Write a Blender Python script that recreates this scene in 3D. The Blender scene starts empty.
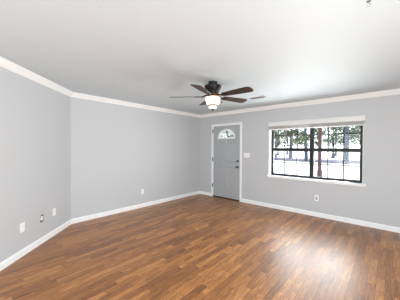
import bpy, bmesh, math, random
from mathutils import Vector, Matrix
random.seed(7)
C = bpy.context.scene.collection
PI = math.pi

# ------------------------------------------------------------------ camera
cam_data = bpy.data.cameras.new('camera')
cam = bpy.data.objects.new('camera', cam_data)
C.objects.link(cam)
YAW, PITCH, ROLL = 0.72506, -0.010918, 0.005129
Fw = Vector((-math.sin(YAW)*math.cos(PITCH), math.cos(YAW)*math.cos(PITCH), math.sin(PITCH)))
Rt = Vector((math.cos(YAW), math.sin(YAW), 0))
Up = Rt.cross(Fw)
R2 = Rt*math.cos(ROLL) + Up*math.sin(ROLL)
U2 = -Rt*math.sin(ROLL) + Up*math.cos(ROLL)
M = Matrix((R2, U2, -Fw)).transposed().to_4x4()
M.translation = Vector((4.41245, -4.97098, 1.43137))
cam.matrix_world = M
cam_data.sensor_width = 36
cam_data.lens = 36*213.79/400
cam_data.clip_start = 0.05
cam_data.clip_end = 400
sc = bpy.context.scene
sc.camera = cam

# ------------------------------------------------------------------ world, sun, fill lamps, exposure
world = bpy.data.worlds.new('sky')
sc.world = world
world.use_nodes = True
wn = world.node_tree
bgn = wn.nodes['Background']
tc = wn.nodes.new('ShaderNodeTexCoord')
sep = wn.nodes.new('ShaderNodeSeparateXYZ')
wn.links.new(tc.outputs['Generated'], sep.inputs[0])
rmp = wn.nodes.new('ShaderNodeValToRGB')
rmp.color_ramp.elements[0].position = 0.0
rmp.color_ramp.elements[0].color = (0.95, 0.97, 1.0, 1)
rmp.color_ramp.elements[1].position = 0.8
rmp.color_ramp.elements[1].color = (0.62, 0.78, 1.0, 1)
wn.links.new(sep.outputs['Z'], rmp.inputs['Fac'])
wn.links.new(rmp.outputs['Color'], bgn.inputs['Color'])
bgn.inputs['Strength'].default_value = 2.6

sun_d = bpy.data.lights.new('sun', 'SUN')
sun_d.energy = 11.0
sun_d.angle = 0.02
sun_d.color = (1.0, 0.96, 0.9)
sun = bpy.data.objects.new('sun', sun_d)
C.objects.link(sun)
sun.rotation_euler = Vector((-0.62, 0.22, -0.75)).to_track_quat('-Z', 'Y').to_euler()

def area(name, loc, direction, sx, sy, power, col=(1, 1, 1)):
    d = bpy.data.lights.new(name, 'AREA')
    d.shape = 'RECTANGLE'; d.size = sx; d.size_y = sy; d.energy = power; d.color = col
    o = bpy.data.objects.new(name, d); C.objects.link(o)
    o.location = loc
    o.rotation_euler = Vector(direction).to_track_quat('-Z', 'Z').to_euler()
    return o
# added area lamp at an assumed, unglazed back-wall opening, in place of daylight
area('back_fill', (3.9, -7.55, 1.15), (0, 1, 0), 3.0, 2.1, 80, (0.90, 1.0, 1.0))
# added lamp in an unseen side opening, brightening the left walls
area('side_fill', (6.12, -4.3, 1.22), (-1, 0.12, 0.12), 2.2, 1.5, 116, (0.90, 1.0, 1.0))
# added area lamp outside the front window, in place of yard bounce
wd = area('window_fill', (3.15, 0.42, 1.22), (-0.34, -1, 0.28), 1.75, 0.95, 50, (0.95, 1.0, 1.0))
wd.data.spread = math.radians(135)
# added area lamp outside the lower panes, making the floor glare
pd = area('pane_fill', (3.06, 0.20, 1.06), (-0.30, -1, -0.12), 1.6, 0.55, 20, (0.97, 1.0, 0.99))
pd.data.spread = math.radians(140)

sc.view_settings.view_transform = 'Standard'
sc.view_settings.look = 'None'
sc.view_settings.exposure = 0.05
sc.view_settings.gamma = 1.0
sc.view_settings.use_curve_mapping = False

# ------------------------------------------------------------------ materials
def srgb(r, g, b):
    f = lambda c: ((c/255+0.055)/1.055)**2.4 if c > 10.3 else c/255/12.92
    return (f(r), f(g), f(b), 1)

class NT:
    """tiny helper around one material's node tree"""
    def __init__(s, name):
        s.m = bpy.data.materials.new(name); s.m.use_nodes = True
        s.t = s.m.node_tree; s.n = s.t.nodes; s.b = s.n['Principled BSDF']
    def add(s, kind, **kw):
        n = s.n.new(kind)
        for k, v in kw.items(): setattr(n, k, v)
        return n
    def link(s, a, b): s.t.links.new(a, b)
    def math(s, op, a, b=None):
        n = s.add('ShaderNodeMath', operation=op)
        for i, v in enumerate((a, b)):
            if v is None: continue
            if isinstance(v, (int, float)): n.inputs[i].default_value = v
            else: s.link(v, n.inputs[i])
        return n.outputs[0]
    def bump(s, height, strength, dist=0.01):
        n = s.add('ShaderNodeBump')
        n.inputs['Strength'].default_value = strength
        n.inputs['Distance'].default_value = dist
        s.link(height, n.inputs['Height'])
        s.link(n.outputs[0], s.b.inputs['Normal'])

def mat(name, rgb, rough=0.5, metal=0.0, spec=0.5, noise=None, var=0.05, bump=0.0, coat=0.0):
    k = NT(name)
    c = srgb(*rgb)
    k.b.inputs['Roughness'].default_value = rough
    k.b.inputs['Metallic'].default_value = metal
    k.b.inputs['Specular IOR Level'].default_value = spec
    k.b.inputs['Coat Weight'].default_value = coat
    tcn = k.add('ShaderNodeTexCoord')
    nz = k.add('ShaderNodeTexNoise')
    nz.inputs['Scale'].default_value = noise or 8
    nz.inputs['Detail'].default_value = 5
    k.link(tcn.outputs['Object'], nz.inputs['Vector'])
    r = k.add('ShaderNodeValToRGB')
    r.color_ramp.elements[0].position = 0.3
    r.color_ramp.elements[1].position = 0.7
    r.color_ramp.elements[0].color = tuple(x*(1-var) for x in c[:3])+(1,)
    r.color_ramp.elements[1].color = tuple(min(1, x*(1+var)) for x in c[:3])+(1,)
    k.link(nz.outputs['Fac'], r.inputs['Fac'])
    k.link(r.outputs['Color'], k.b.inputs['Base Color'])
    if bump: k.bump(nz.outputs['Fac'], bump)
    return k.m

m_wall = mat('grey_wall_paint', (200, 201, 204), 0.55, noise=160, var=0.01, bump=0.05)
m_ceil = mat('ceiling_paint', (209, 218, 224), 0.6, noise=70, var=0.012, bump=0.25)
m_trim = mat('white_gloss_trim', (249, 249, 250), 0.32, noise=30, var=0.01)
m_white = mat('white_plastic', (249, 249, 250), 0.35, noise=30, var=0.01)
m_grey_shade_slot = mat('grey_shade_and_slots', (176, 177, 180), 0.4, noise=30, var=0.01)
m_slot = mat('dark_slot', (26, 26, 28), 0.6)
m_box = mat('dark_junction_box', (20, 20, 24), 0.7)
m_door = mat('grey_door_paint', (174, 177, 181), 0.4, noise=60, var=0.012)
m_frame = mat('black_aluminium', (12, 12, 14), 0.5, noise=40, var=0.05)
m_bronze = mat('oil_rubbed_bronze', (30, 25, 23), 0.42, metal=0.5, noise=30, var=0.12)
m_copper = mat('antique_copper', (120, 78, 54), 0.35, metal=0.8, noise=30, var=0.15)
m_nickel = mat('aged_nickel', (92, 90, 88), 0.35, metal=0.9, noise=40, var=0.05)
m_blind = mat('white_blind', (228, 227, 224), 0.5, noise=30, var=0.01)
m_slat = mat('blind_slat', (208, 207, 204), 0.5, noise=30, var=0.015)
m_post = mat('red_brown_post', (54, 28, 30), 0.75, noise=12, var=0.12)
m_concrete = mat('pale_concrete', (222, 220, 216), 0.9, noise=1.5, var=0.06)
m_road = mat('asphalt_road', (88, 86, 100), 0.9, noise=3, var=0.1)
m_bark = mat('tree_bark', (70, 76, 88), 0.9, noise=20, var=0.25, bump=0.4)
m_threshold = mat('dark_oak_threshold', (72, 46, 32), 0.4, noise=20, var=0.2)
m_vent = mat('vent_paint', (205, 204, 202), 0.45, noise=20, var=0.01)
m_hook = mat('hook_metal', (150, 150, 148), 0.45, noise=20)
m_dark = mat('duct_dark', (110, 110, 112), 0.8)

def leaf_mat(name, a, b):
    k = NT(name)
    oi = k.add('ShaderNodeTexCoord')
    nz = k.add('ShaderNodeTexNoise'); nz.inputs['Scale'].default_value = 1.3
    k.link(oi.outputs['Object'], nz.inputs['Vector'])
    r = k.add('ShaderNodeValToRGB')
    r.color_ramp.elements[0].position = .35; r.color_ramp.elements[1].position = .65
    r.color_ramp.elements[0].color = srgb(*a); r.color_ramp.elements[1].color = srgb(*b)
    k.link(nz.outputs['Fac'], r.inputs['Fac']); k.link(r.outputs['Color'], k.b.inputs['Base Color'])
    k.b.inputs['Roughness'].default_value = .6
    tr = k.add('ShaderNodeBsdfTranslucent'); k.link(r.outputs['Color'], tr.inputs['Color'])
    mx = k.add('ShaderNodeMixShader'); mx.inputs[0].default_value = .45
    k.link(k.b.outputs[0], mx.inputs[1]); k.link(tr.outputs[0], mx.inputs[2])
    k.link(mx.outputs[0], k.n['Material Output'].inputs['Surface'])
    return k.m
m_leaf = leaf_mat('leaf_green', (44, 58, 30), (84, 94, 50))
m_leaf_pale = leaf_mat('leaf_pale_green', (62, 80, 62), (92, 104, 82))

def glass_mat(name, tint, refl):
    k = NT(name)
    k.n.remove(k.b)
    t = k.add('ShaderNodeBsdfTransparent'); t.inputs['Color'].default_value = tint
    g = k.add('ShaderNodeBsdfGlossy'); g.inputs['Roughness'].default_value = 0.02
    fr = k.add('ShaderNodeFresnel'); fr.inputs['IOR'].default_value = refl
    mx = k.add('ShaderNodeMixShader')
    k.link(fr.outputs[0], mx.inputs[0]); k.link(t.outputs[0], mx.inputs[1]); k.link(g.outputs[0], mx.inputs[2])
    k.link(mx.outputs[0], k.n['Material Output'].inputs['Surface'])
    return k.m
m_glass = glass_mat('clear_window_glass', (0.97, 0.99, 0.98, 1), 1.4)

def textured_glass():
    k = NT('textured_door_glass')
    tcn = k.add('ShaderNodeTexCoord')
    v = k.add('ShaderNodeTexVoronoi'); v.inputs['Scale'].default_value = 22
    k.link(tcn.outputs['Object'], v.inputs['Vector'])
    r = k.add('ShaderNodeValToRGB')
    r.color_ramp.elements[0].position = .1; r.color_ramp.elements[1].position = .6
    r.color_ramp.elements[0].color = (.80, .86, .80, 1); r.color_ramp.elements[1].color = (.42, .47, .42, 1)
    k.link(v.outputs['Distance'], r.inputs['Fac'])
    t = k.add('ShaderNodeBsdfTransparent'); k.link(r.outputs['Color'], t.inputs['Color'])
    k.b.inputs['Base Color'].default_value = srgb(205, 212, 205); k.b.inputs['Roughness'].default_value = .15
    mx = k.add('ShaderNodeMixShader'); mx.inputs[0].default_value = .22
    k.link(t.outputs[0], mx.inputs[1]); k.link(k.b.outputs[0], mx.inputs[2])
    k.link(mx.outputs[0], k.n['Material Output'].inputs['Surface'])
    return k.m
m_textured_glass = textured_glass()
m_came = mat('grey_glass_caming', (150, 154, 150), 0.4, noise=40, var=0.04)

def lamp_mat(name, col, strength):
    k = NT(name)
    k.b.inputs['Base Color'].default_value = (0.9, 0.87, 0.8, 1)
    k.b.inputs['Roughness'].default_value = 0.25
    lw = k.add('ShaderNodeTexNoise'); lw.inputs['Scale'].default_value = 14
    r = k.add('ShaderNodeValToRGB')
    r.color_ramp.elements[0].color = tuple(c*.8 for c in col)+(1,)
    r.color_ramp.elements[1].color = tuple(col)+(1,)
    k.link(lw.outputs['Fac'], r.inputs['Fac'])
    k.link(r.outputs['Color'], k.b.inputs['Emission Color'])
    k.b.inputs['Emission Strength'].default_value = strength
    return k.m
m_bowl = lamp_mat('lit_alabaster_glass', (1.0, 0.88, 0.72), 1.15)

def wood_blade():
    k = NT('walnut_blade')
    tcn = k.add('ShaderNodeTexCoord')
    mp = k.add('ShaderNodeMapping'); mp.inputs['Scale'].default_value = (3, 40, 40)
    k.link(tcn.outputs['Object'], mp.inputs['Vector'])
    nz = k.add('ShaderNodeTexNoise'); nz.inputs['Scale'].default_value = 1.5; nz.inputs['Detail'].default_value = 6
    k.link(mp.outputs[0], nz.inputs['Vector'])
    r = k.add('ShaderNodeValToRGB')
    r.color_ramp.elements[0].position = .3; r.color_ramp.elements[1].position = .72
    r.color_ramp.elements[0].color = srgb(36, 23, 17); r.color_ramp.elements[1].color = srgb(76, 49, 33)
    k.link(nz.outputs['Fac'], r.inputs['Fac']); k.link(r.outputs['Color'], k.b.inputs['Base Color'])
    k.b.inputs['Roughness'].default_value = .38
    return k.m
m_blade = wood_blade()

def floor_mat():
    k = NT('strip_wood_laminate')
    tcn = k.add('ShaderNodeTexCoord')
    sp = k.add('ShaderNodeSeparateXYZ'); k.link(tcn.outputs['Object'], sp.inputs[0])
    W, L = 0.072, 0.46
    u = k.math('DIVIDE', sp.outputs['X'], W)
    row = k.math('FLOOR', u); fu = k.math('FRACT', u)
    wr = k.add('ShaderNodeTexWhiteNoise', noise_dimensions='1D'); k.link(row, wr.inputs['W'])
    v = k.math('ADD', k.math('DIVIDE', sp.outputs['Y'], L), k.math('MULTIPLY', wr.outputs['Value'], 17.0))
    # uneven strip lengths
    wob = k.math('MULTIPLY', k.math('SINE', k.math('MULTIPLY', v, 2.1)), 0.22)
    v = k.math('ADD', v, wob)
    col = k.math('FLOOR', v); fv = k.math('FRACT', v)
    cb = k.add('ShaderNodeCombineXYZ'); k.link(row, cb.inputs[0]); k.link(col, cb.inputs[1])
    wc = k.add('ShaderNodeTexWhiteNoise', noise_dimensions='3D'); k.link(cb.outputs[0], wc.inputs['Vector'])
    # grain: stretched noise, shifted per strip
    gx = k.math('ADD', k.math('MULTIPLY', sp.outputs['X'], 60.0), k.math('MULTIPLY', wc.outputs['Value'], 71.0))
    gy = k.math('ADD', k.math('MULTIPLY', sp.outputs['Y'], 4.5), k.math('MULTIPLY', wr.outputs['Value'], 31.0))
    gc = k.add('ShaderNodeCombineXYZ'); k.link(gx, gc.inputs[0]); k.link(gy, gc.inputs[1])
    g = k.add('ShaderNodeTexNoise'); g.inputs['Scale'].default_value = 1.0; g.inputs['Detail'].default_value = 6
    g.inputs['Roughness'].default_value = .65; g.inputs['Distortion'].default_value = 1.2
    k.link(gc.outputs[0], g.inputs['Vector'])
    fac = k.math('ADD', k.math('MULTIPLY', wc.outputs['Value'], 0.42), k.math('MULTIPLY', k.math('SUBTRACT', g.outputs['Fac'], 0.30), 1.55))
    r = k.add('ShaderNodeValToRGB')
    e = r.color_ramp.elements
    e[0].position = 0.08; e[0].color = srgb(84, 45, 18)
    e[1].position = 0.95; e[1].color = srgb(214, 155, 92)
    for pos, c in ((0.3, (132, 80, 36)), (0.55, (160, 102, 51)), (0.75, (188, 126, 66))):
        q = e.new(pos); q.color = srgb(*c)
    k.link(fac, r.inputs['Fac'])
    # seams
    def edge(f, w):
        a = k.math('LESS_THAN', f, w); b = k.math('GREATER_THAN', f, 1-w)
        return k.math('MAXIMUM', a, b)
    row3 = k.math('FRACT', k.math('DIVIDE', row, 3.0))
    is3 = k.math('LESS_THAN', row3, 0.1)
    big = k.math('MULTIPLY', is3, k.math('LESS_THAN', fu, 0.045))
    seam = k.math('MAXIMUM', k.math('MULTIPLY', k.math('MAXIMUM', edge(fu, 0.02), edge(fv, 0.004)), 0.55), k.math('MULTIPLY', big, 0.75))
    mx = k.add('ShaderNodeMix', data_type='RGBA')
    k.link(seam, mx.inputs[0]); k.link(r.outputs['Color'], mx.inputs[6]); mx.inputs[7].default_value = srgb(56, 32, 20)
    k.link(mx.outputs[2], k.b.inputs['Base Color'])
    k.b.inputs['Roughness'].default_value = 0.48
    k.b.inputs['Coat Weight'].default_value = 0.48; k.b.inputs['Coat Roughness'].default_value = 0.32
    k.b.inputs['Specular IOR Level'].default_value = 0.45
    n2 = k.add('ShaderNodeTexNoise'); n2.inputs['Scale'].default_value = 5
    k.link(tcn.outputs['Object'], n2.inputs['Vector'])
    h = k.math('SUBTRACT', k.math('ADD', k.math('MULTIPLY', g.outputs['Fac'], 0.3), k.math('MULTIPLY', wc.outputs['Value'], 0.15)), k.math('MULTIPLY', seam, 0.6))
    k.bump(h, 0.12, 0.004)
    return k.m
m_floor = floor_mat()

# ------------------------------------------------------------------ mesh helpers
def box(bm, x0, y0, z0, x1, y1, z1):
    r = bmesh.ops.create_cube(bm, size=1)
    for v in r['verts']:
        v.co = Vector((x0+(v.co.x+.5)*(x1-x0), y0+(v.co.y+.5)*(y1-y0), z0+(v.co.z+.5)*(z1-z0)))
    return r['verts']
def prism(bm, poly, axis, a, b):
    """extrude 2D polygon along axis ('x','y','z') from a to b"""
    def P(p, h):
        return {'x': (h, p[0], p[1]), 'y': (p[0], h, p[1]), 'z': (p[0], p[1], h)}[axis]
    A = [bm.verts.new(P(p, a)) for p in poly]; B = [bm.verts.new(P(p, b)) for p in poly]
    bm.faces.new(A); bm.faces.new(B[::-1])
    n = len(poly)
    for i in range(n): bm.faces.new((A[i], B[i], B[(i+1) % n], A[(i+1) % n]))
def lathe(bm, prof, segs=32, c=(0, 0), axis='z'):
    rings = []
    for r, h in prof:
        ring = []
        for i in range(segs):
            a = 2*PI*i/segs
            p = (c[0]+r*math.cos(a), c[1]+r*math.sin(a), h)
            if axis == 'y': p = (c[0]+r*math.cos(a), h, c[1]+r*math.sin(a))
            ring.append(bm.verts.new(p))
        rings.append(ring)
    for a, b in zip(rings, rings[1:]):
        for i in range(segs):
            bm.faces.new((a[i], a[(i+1) % segs], b[(i+1) % segs], b[i]))
    bm.faces.new(rings[0][::-1]); bm.faces.new(rings[-1])
def tube(bm, pts, rad, segs=8):
    rings = []
    for i, p in enumerate(pts):
        p = Vector(p)
        d = (Vector(pts[min(i+1, len(pts)-1)])-Vector(pts[max(i-1, 0)])).normalized()
        s = d.cross(Vector((0, 0, 1)))
        if s.length < 1e-3: s = d.cross(Vector((0, 1, 0)))
        s.normalize(); t = d.cross(s)
        r = rad[i] if isinstance(rad, (list, tuple)) else rad
        rings.append([bm.verts.new(p+s*r*math.cos(2*PI*j/segs)+t*r*math.sin(2*PI*j/segs)) for j in range(segs)])
    for a, b in zip(rings, rings[1:]):
        for j in range(segs): bm.faces.new((a[j], a[(j+1) % segs], b[(j+1) % segs], b[j]))
    bm.faces.new(rings[0][::-1]); bm.faces.new(rings[-1])
def obj(name, bm, m, parent=None, smooth=False, bevel=0.0):
    bmesh.ops.recalc_face_normals(bm, faces=bm.faces[:])
    me = bpy.data.meshes.new(name); bm.to_mesh(me); bm.free()
    me.materials.append(m)
    o = bpy.data.objects.new(name, me); C.objects.link(o)
    if smooth:
        for f in me.polygons: f.use_smooth = True
        es = o.modifiers.new('edges', 'EDGE_SPLIT'); es.split_angle = math.radians(40)
    if bevel:
        b = o.modifiers.new('bevel', 'BEVEL'); b.width = bevel; b.segments = 2; b.limit_method = 'ANGLE'
    if parent: o.parent = parent
    return o
def tag(o, label, cat, group=None):
    o['label'] = label; o['category'] = cat
    if group: o['group'] = group
    return o
def struct(o): o['kind'] = 'structure'; return o
def empty(name, loc, rz=0):
    o = bpy.data.objects.new(name, None); C.objects.link(o)
    o.location = loc; o.rotation_euler = (0, 0, rz); o.empty_display_size = .1
    return o

# ------------------------------------------------------------------ room shell
H = 2.44; LB = 3.5995; A_ = 1.42; XR = 6.0; YB = -7.4; T = 0.15
S = math.sqrt(.5)
room = [(0, 0), (0, -LB), (A_, -LB-A_), (A_, YB), (XR, YB), (XR, 0)]   # CCW
def inset(i, d):
    """corner i of the room moved inward by d from both of its walls"""
    n = len(room)
    p0, p1, p2 = (Vector(room[(i+k) % n]) for k in (-1, 0, 1))
    a = (p1-p0).normalized(); b = (p2-p1).normalized()
    na = Vector((-a.y, a.x)); nb = Vector((-b.y, b.x))
    t = (na+nb); t = t/(1+na.dot(nb))
    q = p1+t*d
    return (q.x, q.y)

bm = bmesh.new(); prism(bm, [(-.15, -7.6), (6.15, -7.6), (6.15, .15), (-.15, .15)], 'z', -0.1, 0.0)
struct(obj('floor', bm, m_floor))
bm = bmesh.new(); prism(bm, [(-.2, -7.7), (6.3, -7.7), (6.3, .6), (-.2, .6)], 'z', H, H+.15)
struct(obj('ceiling', bm, m_ceil))

DX0, DX1, DZ1 = 0.520, 1.447, 2.062          # door opening
WX0, WX1, WZ0, WZ1 = 2.235, 4.047, 0.760, 2.045   # window opening
bm = bmesh.new()
for x0, x1, z0, z1 in ((-T, DX0, 0, H), (DX0, DX1, DZ1, H), (DX1, WX0, 0, H), (WX0, WX1, 0, WZ0), (WX0, WX1, WZ1, H), (WX1, XR+T, 0, H)):
    box(bm, x0, 0, z0, x1, T, z1)
struct(obj('wall_front', bm, m_wall))
bm = bmesh.new(); box(bm, -T, -LB-.1, 0, 0, 0, H); struct(obj('wall_left', bm, m_wall))
# diagonal wall, local x runs along it from the left corner, local +y faces the room
BX0, BX1, BZ0, BZ1 = 0.752, 0.824, 0.316, 0.422     # open junction box hole
LA = A_/S
bm = bmesh.new()
for x0, x1, z0, z1 in ((0, BX0, 0, H), (BX1, LA, 0, H), (BX0, BX1, 0, BZ0), (BX0, BX1, BZ1, H)):
    box(bm, x0, -.12, z0, x1, 0, z1)
o = struct(obj('wall_diagonal', bm, m_wall)); o.location = (0, -LB, 0); o.rotation_euler = (0, 0, -PI/4)
bm = bmesh.new(); box(bm, A_-T, YB, 0, A_, -LB-A_, H); struct(obj('wall_hall', bm, m_wall))
bm = bmesh.new()
PX0, PX1, PZ1 = 2.4, 5.4, 2.15  # assumed opening, cut so the added back lamp can shine in
for x0, x1, z0, z1 in ((A_-T, PX0, 0, H), (PX1, XR+T, 0, H), (PX0, PX1, PZ1, H)):
    box(bm, x0, YB-T, z0, x1, YB, z1)
struct(obj('wall_back', bm, m_wall))
SY0, SY1, SZ0, SZ1 = -5.45, -3.15, 0.45, 2.0  # unseen side opening, added for the fill lamp
bm = bmesh.new()
for y0, y1, z0, z1 in ((YB-T, SY0, 0, H), (SY1, 0, 0, H), (SY0, SY1, 0, SZ0), (SY0, SY1, SZ1, H)):
    box(bm, XR, y0, z0, XR+T, y1, z1)
struct(obj('wall_right', bm, m_wall))

# crown moulding and baseboards with mitred corners
crown = [(0, H-.085), (.010, H-.085), (.014, H-.074), (.022, H-.066), (.040, H-.036), (.052, H-.024), (.060, H-.016), (.064, H-.008), (.064, H), (0, H)]
base = [(0, 0), (.016, 0), (.016, .072), (.012, .084), (.006, .090), (0, .090)]
def run(name, prof, i, m):
    bm = bmesh.new()
    A = [bm.verts.new((*inset(i, d), z)) for d, z in prof]
    B = [bm.verts.new((*inset(i+1, d), z)) for d, z in prof]
    n = len(prof)
    for k in range(n): bm.faces.new((A[k], A[(k+1) % n], B[(k+1) % n], B[k]))
    bm.faces.new(A); bm.faces.new(B[::-1])
    return struct(obj(name, bm, m))
for k, i in enumerate((0, 1, 2, 3, 4, 5)):
    run('trim_%d' % (k+1), crown, i % 6 if i < 5 else -1, m_trim)
run('baseboard_left', base, 0, m_trim)
run('baseboard_diagonal', base, 1, m_trim)
run('baseboard_hall', base, 2, m_trim)
run('baseboard_right', base, 4, m_trim)
CX0, CX1 = 0.474, 1.492                      # outer edges of the door casing
bm = bmesh.new()
n = len(base)
for xa, xb, mit in ((0, CX0, 1), (CX1, XR, 2)):
    A = [bm.verts.new((xa+(d if mit == 1 else 0), -d, z)) for d, z in base]
    B = [bm.verts.new((xb-(d if mit == 2 else 0), -d, z)) for d, z in base]
    for k in range(n): bm.faces.new((A[k], B[k], B[(k+1) % n], A[(k+1) % n]))
    bm.faces.new(A[::-1]); bm.faces.new(B)
struct(obj('baseboard_front', bm, m_trim))

# ------------------------------------------------------------------ entry door
door = struct(empty('door_1', (0, 0, 0)))
SX0, SX1, SB, ST = 0.536, 1.430, 0.034, 2.046      # slab
# slab with an opening for the half-round light, five recessed panels drawn as frames and raised fields
FX, FZ, FA, FB = 0.985, 1.712, 0.262, 0.222        # fan light centre x, sill z, half width, height
def arc(a, b, n=28, z0=0.0): return [(FX+a*math.cos(PI*k/n), FZ+z0+b*math.sin(PI*k/n)) for k in range(n+1)]
bm = bmesh.new()
yf, yb = 0.006, 0.048
def face_with_arch(y):
    # front or back skin around the half round opening
    inner = arc(FA, FB)
    top = ST
    vi = [bm.verts.new((x, y, z)) for x, z in inner]
    vo = [bm.verts.new((x, y, top)) for x, z in inner]
    for k in range(len(inner)-1): bm.faces.new((vi[k], vi[k+1], vo[k+1], vo[k]))
    return vi
front = face_with_arch(yf); back = face_with_arch(yb)
for k in range(len(front)-1): bm.faces.new((front[k], front[k+1], back[k+1], back[k]))
box(bm, SX0, yf, FZ, FX-FA, yb, ST); box(bm, FX+FA, yf, FZ, SX1, yb, ST)
box(bm, SX0, yf, SB, SX1, yb, FZ)
box(bm, SX0, yf, ST-.001, SX1, yb, ST)
slab = obj('slab', bm, m_door, door)
def panel(x0, x1, z0, z1, arch=False):
    bm = bmesh.new()
    def rectring(o0, y0, o1, y1):
        a = [(x0+o0, y0, z0+o0), (x1-o0, y0, z0+o0), (x1-o0, y0, z1-o0), (x0+o0, y0, z1-o0)]
        b = [(x0+o1, y1, z0+o1), (x1-o1, y1, z0+o1), (x1-o1, y1, z1-o1), (x0+o1, y1, z1-o1)]
        A = [bm.verts.new(p) for p in a]; B = [bm.verts.new(p) for p in b]
        for k in range(4): bm.faces.new((A[k], A[(k+1) % 4], B[(k+1) % 4], B[k]))
        return B
    rectring(0, yf, .010, yf-.012)
    rectring(.010, yf-.012, .024, yf-.001)
    rectring(.024, yf-.001, .050, yf-.008)
    p = rectring(.050, yf-.008, .052, yf-.0085)
    bm.faces.new(p)
    return obj('panel', bm, m_door, slab)
for x0, x1 in ((0.645, 0.940), (1.030, 1.322)):
    panel(x0, x1, 1.02, 1.60); panel(x0, x1, 0.27, 0.90)
# half-round light: moulded frame, glass, scroll grille
bm = bmesh.new()
n = 28
for (a0, y0, a1, y1) in ((FA+.030, yf, FA+.022, yf-.014), (FA+.022, yf-.014, FA+.004, yf-.014), (FA+.004, yf-.014, FA-.012, yf+.012)):
    P = arc(a0, a0-.04, n); Q = arc(a1, a1-.04, n)
    A = [bm.verts.new((x, y0, z)) for x, z in P]; B = [bm.verts.new((x, y1, z)) for x, z in Q]
    for k in range(n): bm.faces.new((A[k], A[k+1], B[k+1], B[k]))
box(bm, FX-FA-.030, yf-.014, FZ-.026, FX+FA+.030, yf+.010, FZ+.010)
light = obj('fan_light_frame', bm, m_trim, door)
bm = bmesh.new()
P = arc(FA, FB)
bm.faces.new([bm.verts.new((x, 0.027, z)) for x, z in P])
obj('pane', bm, m_textured_glass, light)
bm = bmesh.new()
for k in range(1, 6):
    a = PI*k/6
    tube(bm, [(FX+r*math.cos(a)*FA, 0.022, FZ+r*math.sin(a)*FB) for r in (.30, .6, .97)], .0050, 6)
tube(bm, [(x, .022, z) for x, z in arc(FA*.30, FB*.34, 12)], .006, 6)
for k in range(6):                                    # scalloped scrolls between the spokes
    a0, a1 = PI*k/6, PI*(k+1)/6
    pts = []
    for j in range(9):
        f = j/8; a = a0+(a1-a0)*f; r = .60+.22*math.sin(PI*f)
        pts.append((FX+r*math.cos(a)*FA, .022, FZ+r*math.sin(a)*FB))
    tube(bm, pts, .0045, 6)
obj('grille', bm, m_came, light, smooth=True)
# casing, jamb, threshold
bm = bmesh.new()
box(bm, CX0, -.018, 0, DX0+.012, 0, DZ1+.052); box(bm, DX1-.012, -.018, 0, CX1, 0, DZ1+.052)
box(bm, DX0+.012, -.018, DZ1-.012, DX1-.012, 0, DZ1+.052)
obj('casing', bm, m_trim, door, bevel=.004)
bm = bmesh.new()
box(bm, DX0, 0, 0, SX0-.003, T, DZ1); box(bm, SX1+.003, 0, 0, DX1, T, DZ1); box(bm, SX0-.003, 0, ST+.003, SX1+.003, T, DZ1)
obj('jamb', bm, m_trim, door)
bm = bmesh.new(); prism(bm, [(-.03, 0), (.15, 0), (.15, .030), (.0, .030), (-.02, .012)], 'x', SX0-.003, SX1+.003)
obj('threshold', bm, m_threshold, door)
for z in (1.915, 1.09, 0.335):
    bm = bmesh.new()
    lathe(bm, [(.004, z-.058), (.009, z-.052), (.009, z+.052), (.004, z+.058)], 12, (SX0-.006, -.014))
    box(bm, SX0-.028, -.021, z-.05, SX0-.006, -.0175, z+.05)
    obj('hinge', bm, m_nickel, door)
bm = bmesh.new()
lathe(bm, [(.033, .006), (.033, -.002), (.026, -.009), (.012, -.013), (.011, -.034), (.022, -.040), (.029, -.052), (.026, -.066), (.012, -.073)], 24, (1.362, .912), 'y')
obj('knob', bm, m_nickel, door, smooth=True)
bm = bmesh.new()
lathe(bm, [(.031, .006), (.031, -.004), (.024, -.014), (.010, -.016)], 24, (1.362, 1.075), 'y')
box(bm, 1.357, -.034, 1.058, 1.367, -.012, 1.092)
obj('deadbolt', bm, m_nickel, door, smooth=True)
bm = bmesh.new()
lathe(bm, [(.013, .006), (.013, -.002), (.009, -.004), (.004, -.004)], 16, (FX, 1.605), 'y')
o = obj('peephole', bm, m_white, door, smooth=True)

# ------------------------------------------------------------------ front window
win = struct(empty('window_1', (0, 0, 0)))
YW = 0.125                                       # glass plane
GX0, GX1, GZ0, GZ1 = 2.258, 4.040, 0.775, 2.045  # black frame, outer
MXC = 3.1525                                     # mullion centre
bm = bmesh.new()
box(bm, WX0, 0.0, WZ0, WX0+.006, T, WZ1); box(bm, WX1-.006, 0, WZ0, WX1, T, WZ1); box(bm, WX0, 0, WZ1-.006, WX1, T, WZ1)
box(bm, WX0+.006, YW-.02, WZ0, GX0, T, WZ1-.006)
obj('reveal', bm, m_trim, win)
bm = bmesh.new()
box(bm, WX0-.034, -.042, .750, WX1+.050, 0.0, .775)
box(bm, WX0, 0.0, .750, WX1, T, .775)
box(bm, WX0-.020, -.014, .722, WX1+.034, 0.0, .750)
obj('stool', bm, m_trim, win, bevel=.004)
bm = bmesh.new()
fw = .036
box(bm, GX0, YW-.03, GZ0, GX0+fw, T-.001, GZ1); box(bm, GX1-fw, YW-.03, GZ0, GX1, T-.001, GZ1)
box(bm, GX0+fw, YW-.03, GZ0, GX1-fw, T-.001, GZ0+.034); box(bm, GX0+fw, YW-.03, GZ1-.034, GX1-fw, T-.001, GZ1)
frame = obj('frame', bm, m_frame, win, bevel=.002)
bm = bmesh.new(); box(bm, MXC-.033, YW-.034, GZ0+.034, MXC+.033, T-.001, GZ1-.034)
obj('mullion', bm, m_frame, win, bevel=.002)
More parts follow.
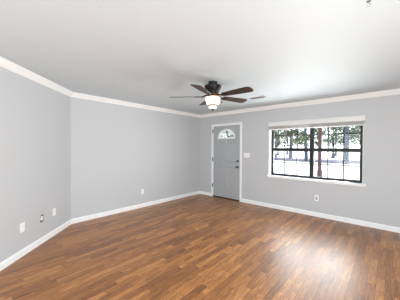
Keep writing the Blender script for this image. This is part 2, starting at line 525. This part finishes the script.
for x0, x1 in ((GX0+fw, MXC-.033), (MXC+.033, GX1-fw)):
    for part, z0, z1, zm, yo in (('lower_sash', GZ0+.034, 1.425, 1.092, 0), ('upper_sash', 1.4251, GZ1-.034, 1.727, .012)):
        bm = bmesh.new()
        y0, y1 = YW-.022+yo, YW+.006+yo
        r = .012
        box(bm, x0, y0, z0, x0+r, y1, z1); box(bm, x1-r, y0, z0, x1, y1, z1)
        rt, rb = (.066, .014) if part == 'lower_sash' else (.014, .008)
        box(bm, x0+r, y0, z1-rt, x1-r, y1, z1); box(bm, x0+r, y0, z0, x1-r, y1, z0+rb)
        s = obj(part, bm, m_frame, win)
        bm = bmesh.new()
        xs = [x0+(x1-x0)*k/3 for k in (1, 2)]
        for x in xs: box(bm, x-.011, YW-.012+yo, z0+rb, x+.011, YW+yo, z1-rt)
        ed = [x0+r]+xs+[x1-r]
        for a, b in zip(ed, ed[1:]): box(bm, a+(.011 if a in xs else 0), YW-.012+yo, zm-.010, b-(.011 if b in xs else 0), YW+yo, zm+.010)
        obj('muntin', bm, m_frame, s)
        bm = bmesh.new()
        vs = [bm.verts.new(p) for p in ((x0+r, YW+.002+yo, z0+rb), (x1-r, YW+.002+yo, z0+rb), (x1-r, YW+.002+yo, z1-rt), (x0+r, YW+.002+yo, z1-rt))]
        bm.faces.new(vs)
        obj('pane', bm, m_glass, s)

# raised blind over the window
bl = tag(empty('window_blind', (3.15, 0, 1.86)), 'white horizontal blind drawn up into a stack at the top of the black-framed window', 'blind')
def loc(bm, dx=-3.15, dz=-1.86):
    for v in bm.verts: v.co.x += dx; v.co.z += dz
    return bm
bm = bmesh.new()
prism(bm, [(-.001, 1.945), (-.055, 1.945), (-.055, 1.938), (-.068, 1.938), (-.076, 1.952), (-.076, 2.022), (-.070, 2.034), (-.064, 2.046), (-.001, 2.046)], 'x', 2.244, 4.074)
obj('valance', loc(bm), m_blind, bl)
bm = bmesh.new()
for k in range(11):
    z = 1.879+.006*k
    prism(bm, [(-.006, z), (-.030, z+.0022), (-.056, z), (-.056, z+.0030), (-.030, z+.0052), (-.006, z+.0030)], 'x', 2.252, 4.060)
obj('slat_stack', loc(bm), m_slat, bl)
bm = bmesh.new(); box(bm, 2.252, -.058, 1.858, 4.060, -.004, 1.876)
obj('bottom_rail', loc(bm), m_blind, bl, bevel=.003)

# ------------------------------------------------------------------ ceiling fan
FC = Vector((2.378, -2.386, 0))
fan = tag(empty('ceiling_fan', (FC.x, FC.y, H)), 'dark bronze ceiling fan with five walnut blades and a lit white glass bowl', 'ceiling fan')
def fz(prof): return [(r, z-H) for r, z in prof]
bm = bmesh.new(); lathe(bm, fz([(.060, 2.44), (.068, 2.436), (.069, 2.404), (.062, 2.394), (.046, 2.390)]), 40); obj('canopy', bm, m_bronze, fan, smooth=True)
bm = bmesh.new(); lathe(bm, fz([(.044, 2.392), (.108, 2.383), (.126, 2.377), (.132, 2.366), (.128, 2.350), (.116, 2.322), (.098, 2.292), (.084, 2.268), (.080, 2.254), (.060, 2.250)]), 48)
obj('motor_housing', bm, m_bronze, fan, smooth=True)
bm = bmesh.new(); lathe(bm, fz([(.075, 2.252), (.092, 2.250), (.098, 2.240), (.098, 2.228), (.090, 2.220), (.094, 2.212), (.100, 2.200), (.060, 2.196)]), 48)
kit = obj('light_kit', bm, m_copper, fan, smooth=True)
bm = bmesh.new()
lathe(bm, fz([(.070, 2.206), (.104, 2.203), (.111, 2.192), (.112, 2.170), (.107, 2.140), (.099, 2.112), (.088, 2.090), (.070, 2.080)]), 48)
bowl = obj('glass_bowl', bm, m_bowl, kit, smooth=True)
bm = bmesh.new(); lathe(bm, fz([(.060, 2.086), (.078, 2.083), (.084, 2.076), (.078, 2.069), (.060, 2.067)]), 40); obj('bowl_ring', bm, m_copper, kit, smooth=True)
bm = bmesh.new(); lathe(bm, fz([(.060, 2.070), (.066, 2.062), (.064, 2.048), (.053, 2.034), (.034, 2.026), (.016, 2.023)]), 40); obj('lower_bowl', bm, m_bowl, kit, smooth=True)
bm = bmesh.new(); lathe(bm, fz([(.014, 2.028), (.023, 2.022), (.023, 2.012), (.013, 2.004), (.005, 1.996)]), 20); obj('finial', bm, m_bronze, kit, smooth=True)
for k in range(3):                                     # scrolled straps around the bowl
    a = math.radians(40+120*k)
    bm = bmesh.new()
    tube(bm, [(r*math.cos(a), r*math.sin(a), z-H) for r, z in ((.092, 2.210), (.112, 2.205), (.128, 2.192), (.132, 2.176), (.125, 2.168), (.116, 2.170))], [.006, .006, .0055, .005, .005, .006], 8)
    obj('strap', bm, m_copper, kit, smooth=True)
bm = bmesh.new()
a = math.radians(38)
tube(bm, [(.100*math.cos(a), .100*math.sin(a), 2.222-H), (.128*math.cos(a), .128*math.sin(a), 2.215-H), (.132*math.cos(a), .132*math.sin(a), 2.14-H)], .0012, 6)
lathe(bm, [(.002, 2.142-H), (.007, 2.136-H), (.009, 2.124-H), (.004, 2.114-H)], 12, (.132*math.cos(a), .132*math.sin(a)))
obj('pull_chain', bm, m_bronze, fan, smooth=True)
ZB = 2.216
def make_blade_meshes():
    # blade along +x; rounded tip, narrow root; pitched
    out = [(0.185, .044), (0.205, .055), (0.30, .062), (0.45, .072), (0.56, .079), (0.615, .079), (0.645, .068), (0.660, .046), (0.665, .014)]
    poly = [(x, w) for x, w in out]+[(x, -w) for x, w in out[::-1]]
    bm = bmesh.new(); prism(bm, poly, 'z', -.004, .004)
    rot = Matrix.Rotation(math.radians(-12), 4, 'X')
    bm.transform(rot)
    return bm
def make_iron():
    bm = bmesh.new()
    tube(bm, [(.080, 0, .020), (.110, 0, .016), (.150, 0, .000), (.180, 0, -.008)], [.013, .011, .010, .010], 10)
    v = len(bm.verts)
    prism(bm, [(.165, .012), (.190, .036), (.245, .038), (.270, .016), (.285, 0), (.270, -.016), (.245, -.038), (.190, -.036), (.165, -.012)], 'z', -.0095, -.0042)
    bm.verts.ensure_lookup_table()
    rot = Matrix.Rotation(math.radians(-12), 4, 'X')
    for q in bm.verts[v:]: q.co = rot @ q.co
    for x in (.205, .235):
        for y in (-.02, .02):
            n0 = len(bm.verts); lathe(bm, [(.003, -.0125), (.006, -.011), (.006, -.009)], 10, (x, y))
            bm.verts.ensure_lookup_table()
            for q in bm.verts[n0:]: q.co = rot @ q.co
    return bm
blade0 = iron0 = None
for k in range(5):
    a = math.radians(72*k)
    if k == 0:
        blade0 = obj('blade', make_blade_meshes(), m_blade, fan, bevel=.0015)
        iron0 = obj('blade_iron', make_iron(), m_bronze, blade0, smooth=True)
        b = blade0
    else:
        b = blade0.copy(); C.objects.link(b); b.parent = fan
        ir = iron0.copy(); C.objects.link(ir); ir.parent = b
    b.location = (0, 0, ZB-H); b.rotation_euler = (0, 0, a)

# ------------------------------------------------------------------ ceiling register and hook
vent = tag(empty('ceiling_vent', (2.430, -1.0, H)), 'small white slatted air vent set in the ceiling beyond the fan', 'vent')
bm = bmesh.new()
w, d, r = .165, .075, .020
for x0, x1, y0, y1 in ((-w, w, -d, -d+r), (-w, w, d-r, d), (-w, -w+r, -d+r, d-r), (w-r, w, -d+r, d-r)):
    box(bm, x0, y0, -.010, x1, y1, 0)
obj('vent_frame', bm, m_vent, vent, bevel=.003)
bm = bmesh.new(); box(bm, -w+r, -d+r, -.0015, w-r, d-r, 0); obj('duct', bm, m_dark, vent)
for k in range(5):
    y = -d+r+.012+k*.021
    bm = bmesh.new(); prism(bm, [(y-.009, -.010), (y-.007, -.010), (y+.009, -.002), (y+.007, -.002)], 'x', -w+r, w-r)
    obj('louvre', bm, m_vent, vent)
bm = bmesh.new(); box(bm, w-r-.032, -d+r-.004, -.016, w-r-.020, -d+r+.012, -.004); obj('damper_lever', bm, m_dark, vent)

hook = tag(empty('ceiling_hook', (4.296, -3.105, H)), 'small pale metal hook screwed into the ceiling near the right', 'hook')
bm = bmesh.new(); lathe(bm, [(.013, 0), (.013, -.003), (.006, -.006)], 20); obj('base_plate', bm, m_dark, hook, smooth=True)  # base greyed to put its shade into the colour
bm = bmesh.new()
pts = [(0, 0, -.004), (0, 0, -.014)]
rx, ry = math.cos(YAW), math.sin(YAW)
for k in range(11):
    t = math.radians(90-27*k)
    pts.append((rx*.011*math.cos(t), ry*.011*math.cos(t), -.026+.011*math.sin(t)))
tube(bm, pts, .0025, 8); obj('hook_wire', bm, m_hook, hook, smooth=True)

# ------------------------------------------------------------------ electrical plates (local +y faces the room)
def rect(bm, cx, cz, w, h, y0, y1): box(bm, cx-w/2, y0, cz-h/2, cx+w/2, y1, cz+h/2)
def screw(parent, x, z, y):
    bm = bmesh.new(); lathe(bm, [(.0035, y), (.0035, y+.0008), (.0015, y+.0012)], 10, (x, z), 'y'); obj('screw', bm, m_white, parent)
def plate(root, w, h):
    bm = bmesh.new(); rect(bm, 0, 0, w, h, 0, .006)
    return obj('cover_plate', bm, m_white, root, bevel=.0025)
def slots(parent, z, y, m, dx=0.0):
    for cx, cz, w, h in ((-.0065, z+.003, .0022, .008), (.0065, z+.003, .0022, .0066), (0, z-.007, .0045, .0045)):
        bm = bmesh.new(); rect(bm, cx+dx, cz, w, h, y, y+.0009)
        obj('slot', bm, m, parent)
def duplex(root, mm, y=.006):
    for z in (.0195, -.0195):
        bm = bmesh.new(); pts = []
        for k in range(24):
            t = 2*PI*k/24
            pts.append((max(-.0165, min(.0165, .019*math.cos(t))), z+max(-.0142, min(.0142, .0172*math.sin(t)))))
        prism(bm, pts, 'y', y-.002, y+.002)
        rc = obj('receptacle', bm, mm, root)
        slots(rc, z, y+.0015, m_slot)
WALL = {'front': PI, 'left': -PI/2, 'diag': -PI/4}
# outlet under the window
o1 = tag(empty('wall_outlet', (3.281, 0, .385), WALL['front']), 'white electrical outlet with a shadow-grey centre in the wall below the window', 'outlet')
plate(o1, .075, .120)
bm = bmesh.new(); rect(bm, 0, 0, .034, .070, .005, .0075); ins = obj('receptacle', bm, m_grey_shade_slot, o1)  # grey colour stands in for shadow on the receptacle
for z in (.019, -.019): slots(ins, z, .0072, m_slot)
for z in (.048, -.048): screw(o1, 0, z, .006)
# outlet on the left wall
o2 = tag(empty('wall_outlet', (0, -2.06, .373), WALL['left']), 'white electrical outlet low on the long plain wall left of the door', 'outlet')
plate(o2, .072, .116); duplex(o2, m_white); screw(o2, 0, 0, .006)
# diagonal wall: near plate, uncovered box, far plate
def dpos(t, z): return (t*S, -LB-t*S, z)
o3 = tag(empty('wall_outlet', dpos(1.168, .376), WALL['diag']), 'white rectangular outlet plate nearest the left edge of the photo', 'outlet')
plate(o3, .078, .122)
bm = bmesh.new(); rect(bm, 0, 0, .034, .068, .005, .0078); ins = obj('receptacle', bm, m_white, o3, bevel=.001)
for z in (.018, -.018): slots(ins, z, .0074, m_grey_shade_slot)
for z in (.048, -.048): screw(o3, 0, z, .006)
o4 = tag(empty('open_outlet', dpos((BX0+BX1)/2, (BZ0+BZ1)/2), WALL['diag']), 'uncovered outlet showing its dark open box between two white wall plates', 'outlet')
bm = bmesh.new()
w2, h2 = (BX1-BX0)/2, (BZ1-BZ0)/2
box(bm, -w2, -.06, -h2, w2, -.056, h2); box(bm, -w2, -.056, -h2, -w2+.002, -.0005, h2); box(bm, w2-.002, -.056, -h2, w2, -.0005, h2)
box(bm, -w2+.002, -.056, -h2, w2-.002, -.0005, -h2+.002); box(bm, -w2+.002, -.056, h2-.002, w2-.002, -.0005, h2)
obj('junction_box', bm, m_box, o4)
bm = bmesh.new()
rect(bm, -.004, 0, .034, .068, -.030, .004); rect(bm, .010, 0, .046, .020, -.028, -.002)
rec = obj('receptacle', bm, m_white, o4)
bm = bmesh.new()
rect(bm, -.004, 0, .018, .108, -.0015, .0005)
obj('mounting_strap', bm, m_nickel, o4)
for z in (.018, -.018): slots(rec, z, .0036, m_slot, -.004)
o5 = tag(empty('wall_plate', dpos(.497, .376), WALL['diag']), 'blank white cover plate close to the corner of the left walls', 'cover plate')
plate(o5, .074, .122)
for z in (.042, -.042): screw(o5, 0, z, .006)
# switch plate beside the door
o6 = tag(empty('light_switch', (1.640, 0, 1.238), WALL['front']), 'wide white light switch plate on the wall to the right of the grey door', 'light switch')
plate(o6, .165, .116)
for x in (-.046, 0, .046):
    bm = bmesh.new(); rect(bm, x, 0, .011, .025, .005, .0066); sw = obj('switch_slot', bm, m_grey_shade_slot, o6)
    bm = bmesh.new(); prism(bm, [(.006, -.006), (.006, .009), (.019, .013), (.019, .006)], 'x', x-.004, x+.004); obj('toggle', bm, m_white, o6)
    for z in (.030, -.030): screw(o6, x, z, .006)

# ------------------------------------------------------------------ outside the window
bm = bmesh.new(); prism(bm, [(-130, .16), (90, .16), (90, 200), (-130, 200)], 'z', -.4, -.12); struct(obj('ground', bm, m_concrete))
bm = bmesh.new(); prism(bm, [(-80, 21.0), (60, 21.0), (60, 29.0), (-80, 29.0)], 'z', -.12, -.10); struct(obj('road', bm, m_road))
post = tag(empty('porch_post', (1.70, 7.51, -.12)), 'square red-brown post standing outside the right half of the window', 'post')
bm = bmesh.new(); box(bm, -.075, -.075, .42, .075, .075, 3.0); obj('shaft', bm, m_post, post, bevel=.006)
bm = bmesh.new(); box(bm, -.105, -.105, 0, .105, .105, .40); box(bm, -.09, -.09, .40, .09, .09, .43); obj('post_base', bm, m_post, post, bevel=.008)
bm = bmesh.new(); box(bm, -.11, -.11, 3.0, .11, .11, 3.06); obj('post_cap', bm, m_post, post, bevel=.008)

def tree(label, x, y, h, tr, crown_r, z0, m, n, seed, lean=0.0):
    rnd = random.Random(seed)
    root = tag(empty('tree', (x, y, -.12)), label, 'tree', None)
    bm = bmesh.new()
    tube(bm, [(0, 0, 0), (lean*.1, 0, .25), (lean*.4, 0, h*.3), (lean, .05, h*.62), (lean*1.2, 0, h*.9)], [tr*1.5, tr*1.08, tr, tr*.7, tr*.25], 10)
    for k in range(7):
        a = rnd.uniform(0, 2*PI); zz = h*rnd.uniform(.3, .75); l = crown_r*rnd.uniform(.5, .9)
        tube(bm, [(lean*.6, 0, zz), (lean+l*.5*math.cos(a), l*.5*math.sin(a), zz+l*.25), (lean+l*math.cos(a), l*math.sin(a), zz+l*.3)], [tr*.4, tr*.25, tr*.08], 6)
    obj('trunk', bm, m_bark, root, smooth=True)
    bm = bmesh.new()
    clusters = []
    for k in range(26):
        a = rnd.uniform(0, 2*PI); rr = crown_r*math.sqrt(rnd.random()); zz = rnd.uniform(z0, h)
        f = 1-.5*((zz-z0)/(h-z0))
        clusters.append((lean+rr*f*math.cos(a), rr*f*math.sin(a), zz, crown_r*rnd.uniform(.18, .34)))
    for k in range(n):
        cx, cy, cz, cr = clusters[k % len(clusters)]
        d = Vector((rnd.gauss(0, 1), rnd.gauss(0, 1), rnd.gauss(0, .8))).normalized()*cr*rnd.random()**.4
        p = Vector((cx, cy, cz))+d
        u = Vector((rnd.gauss(0, 1), rnd.gauss(0, 1), rnd.gauss(0, 1))).normalized()
        w = u.cross(Vector((rnd.gauss(0, 1), rnd.gauss(0, 1), rnd.gauss(0, 1)))).normalized()
        s = rnd.uniform(.06, .13)
        bm.faces.new([bm.verts.new(p+u*s*1.5), bm.verts.new(p+w*s*.7), bm.verts.new(p-u*s*1.5), bm.verts.new(p-w*s*.7)])
    obj('foliage', bm, m, root)
    return root
def treeline():
    spots = [(-30, 52), (-24, 47), (-18.5, 50), (-13.5, 46), (-8.6, 49), (-3.6, 45), (1.6, 47), (7.0, 44)]
    names = ['far leafy tree leftmost of the row at the end of the field', 'far leafy tree second from the left of the row at the end of the field',
             'far leafy tree third from the left of the row at the end of the field', 'far leafy tree fourth from the left of the row at the end of the field',
             'far leafy tree fifth from the left of the row at the end of the field', 'far leafy tree third from the right of the row at the end of the field',
             'far leafy tree second from the right of the row at the end of the field', 'far leafy tree rightmost of the row at the end of the field']
    for k, ((x, y), nm) in enumerate(zip(spots, names)):
        t = tree(nm, x, y, 11.5, .25, 3.1, 2.2, m_leaf if k < 5 else m_leaf_pale, 2600, 40+k)
        t['group'] = 'row of trees at the end of the field'
treeline()
tree('slim tree nearest the left side of the window, beyond the road edge', -6.6, 22.3, 6.4, .17, 1.7, 2.3, m_leaf_pale, 1300, 1)
tree('tree with a grey trunk seen in the second column of panes from the left', -6.5, 27.5, 7.5, .24, 2.2, 2.0, m_leaf, 1700, 2, .15)
tree('leaning grey tree just left of the thick central window mullion', -3.06, 22.8, 6.6, .19, 1.7, 2.0, m_leaf, 1300, 3, -.2)
tree('broad pale tree seen through the right-hand panes of the window', 1.19, 20.4, 7.0, .24, 2.4, 2.1, m_leaf_pale, 1900, 4, .1)
tree('green tree far behind the red-brown post', -2.2, 34, 8.0, .22, 2.9, 2.6, m_leaf_pale, 1600, 5)
tree('tree far off beyond the road in the leftmost panes', -12.5, 38, 8.5, .25, 3.8, 2.4, m_leaf, 1700, 6)
tree('tree far off beyond the road at the right edge of the window', 4.6, 32, 8.0, .25, 2.9, 2.4, m_leaf_pale, 1600, 8)
tree('leafy tree showing through the half-round glass of the door', -13.2, 21.0, 7.5, .22, 2.9, 1.8, m_leaf, 1900, 9)
